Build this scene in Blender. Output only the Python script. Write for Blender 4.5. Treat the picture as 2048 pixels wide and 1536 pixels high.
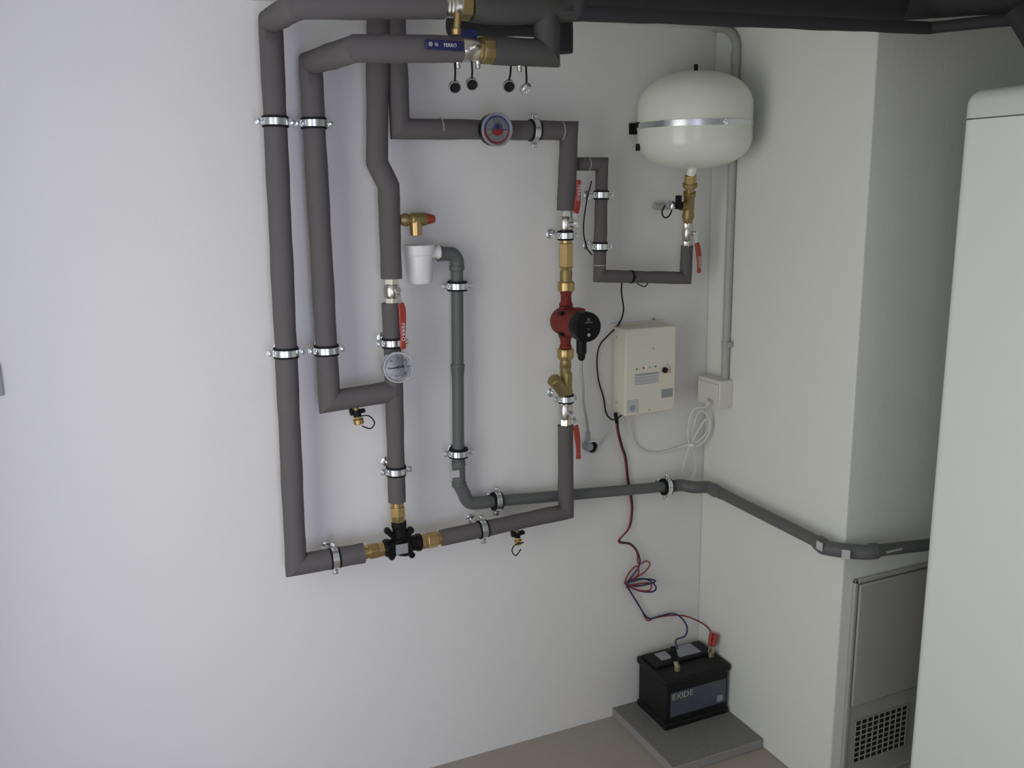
import bpy, math, random
from mathutils import Vector, Matrix
V = Vector
random.seed(7)
scn = bpy.context.scene
for o in list(bpy.data.objects): bpy.data.objects.remove(o)

# ------------------------------------------------------------------ camera
FPX = 1815.23
CAM = V((-1.654, -2.25, 1.6515))
YAW, PITCH, ROLL = [math.radians(a) for a in (24.023, 12.265, -0.966)]
cy, sy, cp, sp = math.cos(YAW), math.sin(YAW), math.cos(PITCH), math.sin(PITCH)
FWD = V((sy*cp, cy*cp, -sp)); R0 = V((cy, -sy, 0)); U0 = R0.cross(FWD)
RGT = math.cos(ROLL)*R0 + math.sin(ROLL)*U0
UPV = -math.sin(ROLL)*R0 + math.cos(ROLL)*U0
cd = bpy.data.cameras.new('camera'); cam = bpy.data.objects.new('camera', cd)
scn.collection.objects.link(cam)
cd.sensor_width = 36; cd.lens = 36*FPX/2048; cd.clip_start = 0.02
m = Matrix((RGT, UPV, -FWD)).transposed().to_4x4(); m.translation = CAM
cam.matrix_world = m
scn.camera = cam

# ------------------------------------------------------------------ light
scn.view_settings.view_transform = 'Standard'
scn.view_settings.look = 'None'
scn.view_settings.gamma = 1
scn.view_settings.use_curve_mapping = False
scn.view_settings.exposure = -0.05
wd = bpy.data.worlds.new('world'); scn.world = wd; wd.use_nodes = True
wd.node_tree.nodes['Background'].inputs[0].default_value = (0.75, 0.85, 1, 1)
wd.node_tree.nodes['Background'].inputs[1].default_value = 0.3
XL = -2.10                       # inner face of the left wall
WIN = (-1.70, -0.62, 0.30, 1.92) # window opening in it: y0, y1, z0, z1
def area(name, loc, target, sx, sz, power, col):
    l = bpy.data.lights.new(name, 'AREA'); l.shape = 'RECTANGLE'; l.size = sx; l.size_y = sz
    l.energy = power; l.color = col
    o = bpy.data.objects.new(name, l); scn.collection.objects.link(o)
    o.location = loc; o.rotation_euler = (V(target)-V(loc)).to_track_quat('-Z', 'Z').to_euler()
    return o
area('daylight_window', (XL-0.16, (WIN[0]+WIN[1])/2, (WIN[2]+WIN[3])/2), (0, (WIN[0]+WIN[1])/2, (WIN[2]+WIN[3])/2),
     WIN[3]-WIN[2], WIN[1]-WIN[0], 16.5, (0.91, 0.92, 0.82))
WIN2 = (-2.05, -1.00, 0.25, 2.00) # opening added in the unseen rear wall for fill light: x0, x1, z0, z1
YR = -4.4                         # inner face of the rear wall
area('rear_fill', ((WIN2[0]+WIN2[1])/2, YR-.16, (WIN2[2]+WIN2[3])/2), ((WIN2[0]+WIN2[1])/2, 0, (WIN2[2]+WIN2[3])/2),
     WIN2[1]-WIN2[0], WIN2[3]-WIN2[2], 52, (1.0, 0.98, 1.34))  # fill light added behind the camera to soften the pipe shadows

# ------------------------------------------------------------------ picture -> place
DC = 0.607                       # depth of the chimney breast
def ray(px, py): return RGT*((px-1024)/FPX) - UPV*((py-768)/FPX) + FWD
def W(px, py, off=0.0):          # point at distance off in front of the back wall
    d = ray(px, py); return CAM + d*((-off-CAM.y)/d.y)
def S(px, py, off=0.0):          # at distance off from the chimney's side face
    d = ray(px, py); return CAM + d*((-off-CAM.x)/d.x)
def Fc(px, py, off=0.0): return W(px, py, DC+off)
def depth(P): return (P-CAM).dot(FWD)
def m2(px, P): return px*depth(P)/FPX        # pixel length at P in metres

# ------------------------------------------------------------------ materials
def mat(name, col, rough=0.5, metal=0.0, bump=0.0, bscale=200, var=0.0, vscale=30, spec=0.5, coat=0.0, aniso=None):
    m = bpy.data.materials.new(name); m.use_nodes = True
    nt = m.node_tree; b = nt.nodes['Principled BSDF']
    b.inputs['Base Color'].default_value = (*col, 1); b.inputs['Roughness'].default_value = rough
    b.inputs['Metallic'].default_value = metal; b.inputs['Specular IOR Level'].default_value = spec
    b.inputs['Coat Weight'].default_value = coat
    tc = nt.nodes.new('ShaderNodeTexCoord')
    if var:
        n = nt.nodes.new('ShaderNodeTexNoise'); n.inputs['Scale'].default_value = vscale; n.inputs['Detail'].default_value = 5
        r = nt.nodes.new('ShaderNodeMapRange'); r.inputs['To Min'].default_value = 1-var; r.inputs['To Max'].default_value = 1+var
        x = nt.nodes.new('ShaderNodeVectorMath'); x.operation = 'SCALE'; x.inputs[0].default_value = col
        nt.links.new(tc.outputs['Object'], n.inputs['Vector']); nt.links.new(n.outputs['Fac'], r.inputs['Value'])
        nt.links.new(r.outputs['Result'], x.inputs['Scale']); nt.links.new(x.outputs['Vector'], b.inputs['Base Color'])
    if bump:
        n = nt.nodes.new('ShaderNodeTexNoise'); n.inputs['Scale'].default_value = bscale; n.inputs['Detail'].default_value = 4
        u = nt.nodes.new('ShaderNodeBump'); u.inputs['Strength'].default_value = bump; u.inputs['Distance'].default_value = 0.002
        nt.links.new(tc.outputs['Object'], n.inputs['Vector']); nt.links.new(n.outputs['Fac'], u.inputs['Height'])
        nt.links.new(u.outputs['Normal'], b.inputs['Normal'])
    return m
M_wall = mat('white_plaster', (.78, .78, .77), .85, bump=.25, bscale=90, var=.012, vscale=6, spec=.2)
M_chim = mat('white_plaster_chimney', (.77, .79, .74), .85, bump=.25, bscale=90, var=.012, vscale=6, spec=.2)
M_ceil = mat('ceiling_paint', (.74, .74, .72), .9, spec=.2)
M_floor = mat('beige_floor_tile', (.36, .32, .28), .55, var=.06, vscale=40, bump=.1)
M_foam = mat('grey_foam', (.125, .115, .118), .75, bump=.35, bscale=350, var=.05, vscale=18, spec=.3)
M_foamd = mat('grey_foam_shaded', (.088, .086, .084), .75, bump=.35, bscale=350, var=.05, vscale=18, spec=.3)  # copy of the grey foam, darkened to paint in the weaker light up high
M_duct = mat('ceiling_foam_shaded', (.035, .035, .038), .8, bump=.3, bscale=300, spec=.3)  # near-black colour paints in the dimness under the ceiling
M_pp = mat('grey_polypropylene', (.12, .125, .125), .45, var=.04, spec=.4)
M_brass = mat('brass', (.52, .37, .17), .32, .9, var=.08, vscale=60)
M_brassd = mat('aged_brass', (.33, .25, .11), .45, .75, var=.12, vscale=70, bump=.15)
M_nick = mat('nickel_plated', (.68, .66, .60), .28, 1.0)
M_zinc = mat('galvanised_steel', (.80, .82, .84), .24, 1.0, var=.05, vscale=90)
M_rub = mat('black_rubber', (.008, .008, .010), .7, spec=.25)
M_black = mat('black_plastic', (.007, .007, .008), .5, spec=.22)
M_blackg = mat('black_gloss_plastic', (.004, .004, .005), .35, spec=.22)
M_redp = mat('red_vinyl', (.34, .035, .02), .35, coat=.2)
M_pump = mat('red_cast_iron', (.19, .028, .022), .6, spec=.25, bump=.3, bscale=150)
M_white = mat('white_plastic', (.82, .82, .82), .35)
M_boxw = mat('off_white_plastic', (.70, .68, .63), .45)
M_tank = mat('cream_enamel', (.81, .83, .73), .28, coat=.4, spec=.5)
M_cream = mat('cream_powder_coat', (.74, .70, .60), .5)
M_boil = mat("white_boiler_enamel", (.90, .95, .91), .35)
M_boilcap = mat("pale_grey_boiler_lid", (.76, .80, .78), .45)
M_wht_cable = mat('white_cable', (.72, .70, .68), .45)
M_gcable = mat('grey_cable', (.34, .35, .36), .5)
M_conduit = mat('pale_grey_pvc', (.41, .41, .39), .5)
M_dial = mat('dial_white', (.58, .59, .63), .6, spec=.15)
M_ink = mat('black_print', (.02, .02, .03), .6)
M_wink = mat('white_print', (.75, .75, .75), .6)
M_redink = mat('red_print', (.27, .03, .03), .6, spec=.2)
M_bluink = mat('blue_print', (.05, .07, .24), .6, spec=.2)
M_blue = mat('dark_blue_plastic', (.012, .016, .09), .4)
M_stick = mat('grey_sticker', (.30, .31, .33), .5)
M_lab = mat('silver_label', (.52, .52, .53), .45)
M_slab = mat('granite_slab', (.19, .185, .18), .6, var=.35, vscale=160, bump=.1)
M_slab_lit = mat('granite_slab', (.30, .29, .29), .6, var=.2, vscale=160)  # paler granite for the slab sides, window light painted in
M_batt = mat('battery_black', (.008, .008, .010), .5, spec=.3)
M_battl = mat('battery_label_blue', (.075, .085, .115), .4, var=.3, vscale=30)
M_battg = mat('battery_label_grey', (.32, .33, .38), .4, var=.15, vscale=40)
M_steel = mat('grey_painted_steel', (.42, .42, .40), .5)
M_dark = mat('dark_void', (.01, .01, .01), .9)
M_redw = mat('red_wire', (.26, .03, .035), .45)
M_bluw = mat('blue_wire', (.02, .025, .09), .45)
M_lead = mat('terminal_lead', (.42, .38, .25), .4, .7)
M_green = mat('green_lens', (.05, .22, .16), .3)
M_glue = mat('pale_seam_glue', (.45, .44, .40), .6)

# ------------------------------------------------------------------ mesh helpers
def basis(a, ref=None):
    a = V(a).normalized()
    if ref is None: ref = V((0, 0, 1)) if abs(a.z) < .9 else V((0, 1, 0))
    s = a.cross(V(ref)).normalized(); t = s.cross(a).normalized()
    return a, s, t
ORG = {}
class MB:
    def __init__(self): self.v = []; self.f = []; self.mi = []
    def add(self, vs, fs, mi=0):
        b = len(self.v); self.v += [V(x) for x in vs]; self.f += [tuple(i+b for i in f) for f in fs]; self.mi += [mi]*len(fs); return self
    def box(self, c, size, ax=None, mi=0):
        c = V(c); X, Y, Z = ax if ax else (V((1,0,0)), V((0,1,0)), V((0,0,1)))
        a, b, d = [q/2 for q in size]
        vs = [c + X*(i*a) + Y*(j*b) + Z*(k*d) for i in (-1,1) for j in (-1,1) for k in (-1,1)]
        fs = [(0,1,3,2),(4,6,7,5),(0,4,5,1),(2,3,7,6),(0,2,6,4),(1,5,7,3)]
        if X.cross(Y).dot(Z) < 0: fs = [f[::-1] for f in fs]
        return self.add(vs, fs, mi)
    def lathe(self, o, a, prof, n=28, mi=0, ref=None, closed=False, rot=0.0):
        # prof: (t along a, radius)
        o = V(o); a, s, t = basis(a, ref); vs = []; fs = []
        for (h, r) in prof:
            for k in range(n):
                g = 2*math.pi*k/n + rot; vs.append(o + a*h + s*(r*math.cos(g)) + t*(r*math.sin(g)))
        L = len(prof)
        for i in range(L if closed else L-1):
            j = (i+1) % L
            for k in range(n):
                q = (k+1) % n; fs.append((i*n+k, i*n+q, j*n+q, j*n+k))
        if not closed:
            if prof[0][1] > 1e-6: fs.append(tuple(range(n))[::-1])
            if prof[-1][1] > 1e-6: fs.append(tuple((L-1)*n+k for k in range(n)))
        return self.add(vs, fs, mi)
    def cyl(self, p, q, r, r1=None, n=20, mi=0):
        p, q = V(p), V(q); return self.lathe(p, q-p, [(0, r), ((q-p).length, r if r1 is None else r1)], n, mi)
    def hex(self, p, q, r, mi=0, rot=0.3):
        p, q = V(p), V(q); return self.lathe(p, q-p, [(0, r*.93), (.0012, r), ((q-p).length-.0012, r), ((q-p).length, r*.93)], 6, mi, rot=rot)
    def sph(self, c, r, n=16, mi=0, a=(0,0,1)):
        return self.lathe(c, a, [(-r*math.cos(math.pi*i/n), max(r*math.sin(math.pi*i/n), 1e-7)) for i in range(n+1)], n*2, mi)
    def tube(self, pts, r, n=10, mi=0, closed=False):
        pts = [V(p) for p in pts]; L = len(pts); rings = []; vs = []; fs = []; t = None
        for i, p in enumerate(pts):
            if closed: d = pts[(i+1) % L]-pts[i-1]
            else: d = pts[min(i+1, L-1)]-pts[max(i-1, 0)]
            d.normalize()
            if t is None: _, s, t = basis(d)
            t = (t - d*t.dot(d)).normalized(); s = d.cross(t)
            rr = r(i/(L-1)) if callable(r) else r
            for k in range(n):
                g = 2*math.pi*k/n; vs.append(p + s*(rr*math.cos(g)) + t*(rr*math.sin(g)))
        for i in range(L if closed else L-1):
            j = (i+1) % L
            for k in range(n): q = (k+1) % n; fs.append((i*n+k, i*n+q, j*n+q, j*n+k))
        if not closed: fs.append(tuple(range(n))[::-1]); fs.append(tuple((L-1)*n+k for k in range(n)))
        return self.add(vs, fs, mi)
    def strip(self, pts, w, th, wdir, mi=0):
        # flat bar of width w(i) along pts
        pts = [V(p) for p in pts]; L = len(pts); vs = []; fs = []
        for i, p in enumerate(pts):
            d = (pts[min(i+1, L-1)]-pts[max(i-1, 0)]).normalized(); wd_ = (V(wdir)-d*V(wdir).dot(d)).normalized(); nn = d.cross(wd_)
            ww = w(i/(L-1)) if callable(w) else w
            c = th*.35
            for (a, b) in ((-.5, -.5), (-.5, .5), (.5, .5), (.5, -.5)):
                vs.append(p + wd_*(a*ww) + nn*(b*th))
        for i in range(L-1):
            for k in range(4): q = (k+1) % 4; fs.append((i*4+k, i*4+q, (i+1)*4+q, (i+1)*4+k))
        fs.append((3,2,1,0)); fs.append(tuple((L-1)*4+k for k in range(4)))
        return self.add(vs, fs, mi)
    def poly(self, pts, d, mi=0):
        # prism: outline pts extruded by vector d
        pts = [V(p) for p in pts]; n = len(pts); vs = pts + [p+V(d) for p in pts]
        nrm = (pts[1]-pts[0]).cross(pts[2]-pts[1])
        fs = [tuple(range(n))[::-1], tuple(range(n, 2*n))] + [(k, (k+1) % n, n+(k+1) % n, n+k) for k in range(n)]
        if nrm.dot(V(d)) < 0: fs = [f[::-1] for f in fs]
        return self.add(vs, fs, mi)
    def build(self, name, mats, parent=None, label=None, bevel=0.0, sharp=40, seg=2):
        if not isinstance(mats, (list, tuple)): mats = [mats]
        org = ORG.get(parent.as_pointer(), V((0,0,0))) if parent else None
        me = bpy.data.meshes.new(name)
        if parent is None:
            lo = V([min(p[i] for p in self.v) for i in range(3)]); hi = V([max(p[i] for p in self.v) for i in range(3)])
            org = V(((lo.x+hi.x)/2, (lo.y+hi.y)/2, lo.z))
        me.from_pydata([tuple(p-org) for p in self.v], [], self.f)
        for mm in mats: me.materials.append(mm)
        for p, k in zip(me.polygons, self.mi): p.material_index = k; p.use_smooth = True
        me.validate(); me.update()
        me.set_sharp_from_angle(angle=math.radians(sharp))
        o = bpy.data.objects.new(name, me); scn.collection.objects.link(o)
        if parent: o.parent = parent
        else: o.location = org
        ORG[o.as_pointer()] = org
        if bevel:
            b = o.modifiers.new('bevel', 'BEVEL'); b.width = bevel; b.segments = seg; b.limit_method = 'ANGLE'; b.angle_limit = math.radians(35); b.harden_normals = False
        if label: o['label'] = label
        return o
def tag(o, label, cat, group=None, kind=None):
    if label: o['label'] = label
    if cat: o['category'] = cat
    if group: o['group'] = group
    if kind: o['kind'] = kind
    return o
def thing(name, loc, label, cat, group=None):
    o = bpy.data.objects.new(name, None); scn.collection.objects.link(o); o.location = V(loc); o.empty_display_size = .02
    ORG[o.as_pointer()] = V(loc)
    return tag(o, label, cat, group)
def text(s, size, pos, right, up, m, parent, name='lettering', width=None, depth_=.0002):
    c = bpy.data.curves.new(name, 'FONT'); c.body = s; c.size = size; c.align_x = 'CENTER'; c.align_y = 'CENTER'; c.extrude = depth_; c.resolution_u = 2
    t = bpy.data.objects.new('t', c); scn.collection.objects.link(t)
    bpy.context.view_layer.update()
    me = bpy.data.meshes.new_from_object(t); bpy.data.objects.remove(t)
    right = V(right).normalized(); up = V(up).normalized(); nn = right.cross(up)
    xs = [v.co.x for v in me.vertices]; k = 1
    if width and xs: k = width/(max(xs)-min(xs))
    org = ORG[parent.as_pointer()]
    for v in me.vertices: v.co = V(pos) + right*(v.co.x*k) + up*v.co.y + nn*v.co.z - org
    me.name = name; me.materials.clear(); me.materials.append(m)
    o = bpy.data.objects.new(name, me); scn.collection.objects.link(o); o.parent = parent; ORG[o.as_pointer()] = org
    return o
def crom(pts, k=8):
    pts = [V(p) for p in pts]; P = [2*pts[0]-pts[1]] + pts + [2*pts[-1]-pts[-2]]; out = []
    for i in range(1, len(P)-2):
        a, b, c, d = P[i-1:i+3]
        for j in range(k):
            t = j/k; out.append(.5*((2*b) + (c-a)*t + (2*a-5*b+4*c-d)*t*t + (3*b-a-3*c+d)*t**3))
    out.append(pts[-1]); return out
X, Y, Z = V((1,0,0)), V((0,1,0)), V((0,0,1))
NB, NS = V((0,-1,0)), V((-1,0,0))   # outward normals: back wall / chimney side

# ------------------------------------------------------------------ the room
ZC = 2.075; XR = 1.05
def struct(name, mb, m, bevel=0): return tag(mb.build(name, m, bevel=bevel), None, None, kind='structure')
struct('floor', MB().box(((XL+XR)/2, YR/2+.05, -.05), (XR-XL+.6, -YR+.5, .1)), M_floor)
struct('ceiling', MB().box(((XL+XR)/2, YR/2+.05, ZC+.05), (XR-XL+.6, -YR+.5, .1)), M_ceil)
struct('wall_back', MB().box(((XL+XR)/2, .075, ZC/2), (XR-XL+.6, .15, ZC)), M_wall)
xa_, xb_, za_, zb_ = WIN2; wr = MB()
wr.box(((XL-.2+xa_)/2, YR-.1, ZC/2), (xa_-XL+.2, .2, ZC)); wr.box(((xb_+XR+.2)/2, YR-.1, ZC/2), (XR+.2-xb_, .2, ZC))
wr.box(((xa_+xb_)/2, YR-.1, za_/2), (xb_-xa_, .2, za_)); wr.box(((xa_+xb_)/2, YR-.1, (zb_+ZC)/2), (xb_-xa_, .2, ZC-zb_))
struct('wall_rear', wr, M_wall)
wf = MB()
for xx in (xa_+.02, xb_-.02): wf.box((xx, YR-.05, (za_+zb_)/2), (.04, .06, zb_-za_))
for zz in (za_+.02, zb_-.02): wf.box(((xa_+xb_)/2, YR-.05, zz), (xb_-xa_-.08, .06, .04))
struct('rear_fill_frame', wf, M_white, .003)  # frame around the added fill opening, out of view
XD = -1.36                        # edge of an unseen wall added behind the camera to block rear light
struct('wall_light_blocker', MB().box(((XR+XD)/2, -2.75, ZC/2), (XR-XD, .14, ZC)), M_wall)
struct('wall_right', MB().box((XR+.075, YR/2-.3, ZC/2), (.15, -YR-.6, ZC)), M_wall)
y0, y1, z0, z1 = WIN
wl = MB()
wl.box((XL-.1, (YR+y0)/2, ZC/2), (.2, y0-YR, ZC)); wl.box((XL-.1, y1/2, ZC/2), (.2, -y1, ZC))
wl.box((XL-.1, (y0+y1)/2, z0/2), (.2, y1-y0, z0)); wl.box((XL-.1, (y0+y1)/2, (z1+ZC)/2), (.2, y1-y0, ZC-z1))
struct('wall_left', wl, M_wall)
wf = MB()
for yy in (y0+.02, y1-.02): wf.box((XL-.05, yy, (z0+z1)/2), (.06, .04, z1-z0))
for zz in (z0+.02, z1-.02): wf.box((XL-.05, (y0+y1)/2, zz), (.06, y1-y0-.08, .04))
struct('window_1', wf, M_white, .003)
struct('wall_chimney', MB().box((.5, -DC/2, ZC/2), (1.0, DC, ZC)), M_chim, .004)

# ------------------------------------------------------------------ insulated pipes
def foam_run(name, pts, r, label, M=M_foam, group=None, seams=(), wob=.0006, n=30, cat='insulated pipe'):
    pts = [V(p) for p in pts]; root = thing(name, pts[0], label, cat, group)
    for i in range(len(pts)-1):
        a, b = pts[i], pts[i+1]; d = (b-a).normalized(); L = (b-a).length
        _, s, t = basis(d, V((.3, .9, .2)))
        na = ((a-pts[i-1]).normalized()+d).normalized() if i > 0 else d
        nb = (d+(pts[i+2]-b).normalized()).normalized() if i < len(pts)-2 else d
        k = max(2, int(L/.03)); ph = random.random()*9
        vs = []; fs = []
        for j in range(k+1):
            f = j/k
            for q in range(n):
                g = 2*math.pi*q/n
                rr = r if j in (0, k) else r + wob*math.sin(f*L*26+ph) + wob*.7*math.sin(f*L*61+g*2+ph)
                o = s*(rr*math.cos(g)) + t*(rr*math.sin(g))
                pa = a + o - d*(o.dot(na)/d.dot(na)); pb = b + o - d*(o.dot(nb)/d.dot(nb))
                vs.append(pa.lerp(pb, f))
        for j in range(k):
            for q in range(n): w = (q+1) % n; fs.append((j*n+q, j*n+w, (j+1)*n+w, (j+1)*n+q))
        fs.append(tuple(range(n))[::-1]); fs.append(tuple(k*n+q for q in range(n)))
        MB().add(vs, fs).build('foam_sleeve', M, root, sharp=50)
    for (P, d) in seams:
        P = V(P); mb = MB().lathe(P, d, [(-.0012, r*.98), (-.0012, r+.0012), (.0012, r+.0012), (.0012, r*.98)], 30, closed=True)
        mb.build('seam_band', M_glue, root, label='pale glue line around the foam')
    return root

O = .09                       # pipe axis to wall
OT = .45                      # the upper horizontal runs stand further out
R_ = .0262
# A: leftmost run
A_top = W(541, 42, O); A_bot = W(592, 1130, O); A_end = W(727, 1106, O)
A_out = W(597, 9, OT); A_r = W(886, 11, OT)
pass
foam_run('insulated_pipe', [A_r, A_out, A_top, A_bot, A_end], R_,
         'leftmost thick grey foam-clad pipe, running down the wall and turning right at the bottom')
# C: second from the left
C_top = W(621, 126, O); C_bot = W(659, 803, O); C_end = W(788, 782, O)
C_out = W(712, 97, OT); C_r = W(921, 97, OT); C_r.z = C_out.z+.008
foam_run('insulated_pipe', [C_r, C_out, C_top, C_bot, C_end], R_,
         'second grey foam-clad pipe from the left, joining the third one behind the silver gauge')
# upper right continuation beyond the blue-handled valve
E0 = W(984, 98, OT); E1 = W(1094, 98, OT); E0.z = E1.z = C_r.z; E2 = V((E1.x, E1.y, ZC+.03))
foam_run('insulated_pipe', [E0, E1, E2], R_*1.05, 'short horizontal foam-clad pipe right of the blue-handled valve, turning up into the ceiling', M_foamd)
foam_run('insulated_pipe', [W(898, 50, .30), W(1112, 56, .30)], .021, 'short black pipe added to paint the shade in the gap between the two upper horizontal pipes', M_duct)  # added pipe, its black stands for shade between the runs
E3 = W(1126, 106, OT-.10); E4 = V((E3.x, E3.y, ZC+.02))
foam_run('insulated_pipe', [E3, E4], R_*.85, 'dark foam-clad stub behind the short pipe below the ceiling, right of the hanging caps', M_duct)
# B: third, with jog
B0 = W(757, 20, O); B1 = W(754, 325, O); B2 = W(777, 372, O); B3 = W(783, 557, O)
foam_run('insulated_pipe', [V((B0.x, B0.y, ZC+.01)), B1, B2, B3], R_*1.0,
         'third grey foam-clad pipe with a sideways jog, beside the red-capped safety valve', M_foam)
B4 = W(781, 606, O); B5 = W(787, 742, O)
B6 = W(794, 1003, O)
foam_run('insulated_pipe', [B4, B5, B6], R_*.86,
         'vertical foam-clad pipe behind the silver gauge, between the red lever and the black three-way valve')
# D: top loop with the red and blue gauge
D0 = W(800, 20, O); D1 = W(800, 257, O); D2 = W(1138, 262, O); D3 = W(1132, 421, O)
D1.z = D2.z = (D1.z+D2.z)/2; D0.x = D1.x
foam_run('insulated_pipe', [V((D1.x, -O, ZC+.01)), D1, D2, D3], R_*.92,
         'foam-clad pipe crossing behind the red and blue gauge and dropping to the pump line', M_foam,
         seams=[(W(881, 257, O), X), (W(1122, 262, O), X)])
# F: below the pump, to the three-way valve
F0 = W(1131, 850, O); F1 = W(1132, 1023, O); F2 = W(882, 1076, O)
foam_run('insulated_pipe', [F0, F1, F2], R_*.80 if False else R_*.83,
         'foam-clad pipe dropping below the pump and running left to the black three-way valve', M_foam)
# G: thin loop to the expansion tank
OG = .075
G0 = W(1154, 328, OG); G1 = W(1204, 328, OG); G2 = W(1199, 552, OG); G3 = W(1371, 556, .082); G4 = W(1374, 491, .082)
foam_run('insulated_pipe', [G0, G1, G2, G3, G4], .0172, 'thin U-shaped foam-clad pipe leading to the white expansion tank', M_foam,
         seams=[(W(1176, 328, OG), X), (W(1199, 530, OG), Z)])
# ceiling ducts on the right
def at_y(px, py, y): return W(px, py, -y)
H0 = at_y(1168, -25, -.62); H1 = at_y(1806, 1, -.62)
foam_run('insulated_pipe', [H0+Z*.10, H0, H1, H1 + V((.36, -.60, -.034))], .042, 'broad dark insulated pipe along the ceiling at upper right, ending in an elbow', M_duct, n=36)
K0 = at_y(1160, 27, -.60); K1 = at_y(1874, 53, -.72); K0.y = K1.y = -.70; K0 = at_y(1160, 27, -.70)
foam_run('insulated_pipe', [K0+Z*.13, K0, K1, K1 + V((.34, -.60, .0))], .0130, 'thin shaded insulated pipe under the broad ceiling pipe at upper right', M_duct)
q0 = at_y(2034, 20, -.86); q1 = at_y(2092, 112, -.92)
foam_run('insulated_pipe', [q0, q1], .024, 'short slanting dark pipe above the white boiler at the right edge', M_duct)

# ------------------------------------------------------------------ pipe clamps
def clamp(P, a, r, n, d, label, group='pipe clamps', w=.0155, stud=True, lug=(1, 1), rin=None):
    P = V(P); a = V(a).normalized(); n = V(n); n = (n-a*n.dot(a)).normalized(); s = a.cross(n).normalized()
    root = thing('pipe_clamp', P, label, 'pipe clamp', group)
    ri, ro = r+.0022, r+.0045
    MB().lathe(P, a, [(-w/2, ri), (-w/2, ro), (w/2, ro), (w/2, ri)], 36, closed=True).build('band', M_zinc, root, bevel=.0005)
    MB().lathe(P, a, [(-w*.80, (rin or r)-.0012), (-w*.80, ri+.001), (-w*.5, ri+.0015), (-w*.5, ri-.0004), (w*.5, ri-.0004), (w*.5, ri+.0015), (w*.80, ri+.001), (w*.80, (rin or r)-.0012)], 36, closed=True).build('rubber_lining', M_rub, root)
    for q, on in ((-1, lug[0]), (1, lug[1])):
        if not on: continue
        c = P + s*(q*(ro+.0065))
        mb = MB(); mb.box(c + n*.0032, (.015, .0018, w*.9), (s, n, a)); mb.box(c - n*.0032, (.015, .0018, w*.9), (s, n, a))
        mb.build('lug', M_zinc, root, bevel=.0005)
        c2 = c + s*(q*.001)
        mb = MB().cyl(c2-n*.012, c2+n*.0045, .0024, n=12); mb.lathe(c2+n*.0042, n, [(0, .0058), (.002, .006), (.0042, .0045), (.005, .001)], 16)
        mb.build('screw', M_zinc, root)
    if stud:
        mb = MB().cyl(P-n*ro, P-n*(d-.001), .0042, n=12); mb.hex(P-n*(ro), P-n*(ro+.008), .0085); mb.build('stud', M_zinc, root)
        MB().lathe(P-n*d, n, [(0, .0135), (.0022, .0135), (.0045, .010)], 24).build('wall_plate', M_zinc, root)
    return root
def mid(a, b, t): return V(a).lerp(V(b), t)
def on_run(a, b, px=None, py=None):
    # the point of the axis a-b whose picture is nearest to row py (or column px)
    best = None
    for i in range(401):
        p = V(a).lerp(V(b), i/400); c = p-CAM; dz = c.dot(FWD); x = 1024+FPX*c.dot(RGT)/dz; y = 768-FPX*c.dot(UPV)/dz
        e = abs(y-py) if py is not None else abs(x-px)
        if best is None or e < best[0]: best = (e, p)
    return best[1]
ra, rb = R_, R_*.86
clamp(on_run(A_top, A_bot, py=243), A_bot-A_top, ra, NB, O, 'upper silver clamp on the leftmost foam-clad pipe')
clamp(on_run(A_top, A_bot, py=704), A_bot-A_top, ra, NB, O, 'lower silver clamp on the leftmost vertical pipe, above the long bottom stretch')
clamp(on_run(A_bot, A_end, px=669), A_end-A_bot, ra*.92, NB, O, 'silver clamp on the bottom horizontal pipe, left of the black three-way valve')
clamp(on_run(C_top, C_bot, py=247), C_bot-C_top, ra, NB, O, 'upper silver clamp on the second pipe from the left')
clamp(on_run(C_top, C_bot, py=700), C_bot-C_top, ra, NB, O, 'lower silver clamp on the second pipe from the left')
clamp(on_run(B4, B5, py=685), B5-B4, rb, NB, O, 'silver clamp just above the round silver gauge')
clamp(on_run(B5, B6, py=941), B6-B5, rb, NB, O, 'silver clamp above the brass fitting of the black three-way valve')
clamp(on_run(D1, D2, px=1068), D2-D1, R_*.92, NB, O, 'upright clamp right of the red and blue gauge')
clamp(on_run(F2, F1, px=965), F1-F2, R_*.83, NB, O, 'clamp on the bottom horizontal pipe, right of the black three-way valve')
clamp(on_run(G1, G2, py=390), G2-G1, .0172, NB, OG, 'upper small clamp on the thin U-shaped pipe')
clamp(on_run(G1, G2, py=493), G2-G1, .0172, NB, OG, 'lower small clamp on the thin U-shaped pipe')

# ------------------------------------------------------------------ fittings
def LP(p, q, prof, n=28): p, q = V(p), V(q); L = (q-p).length; return MB().lathe(p, q-p, [(a*L, b) for a, b in prof], n)
def axis_pts(p, q): p, q = V(p), V(q); return p, q, (q-p).normalized(), (q-p).length
def brass_union(p, q, r, label, M=M_brass, name='brass_union'):
    p, q, d, L = axis_pts(p, q); root = thing(name, p, label, 'pipe fitting')
    MB().cyl(p, p+d*L*.26, r*.80).build('tail_piece', M, root, bevel=.0005)
    MB().hex(p+d*L*.70, q, r*.9, rot=.1).build('end_collar', M, root, bevel=.0005)
    MB().hex(p+d*L*.24, p+d*L*.72, r).build('union_nut', M, root, bevel=.0008)
    return root
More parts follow.
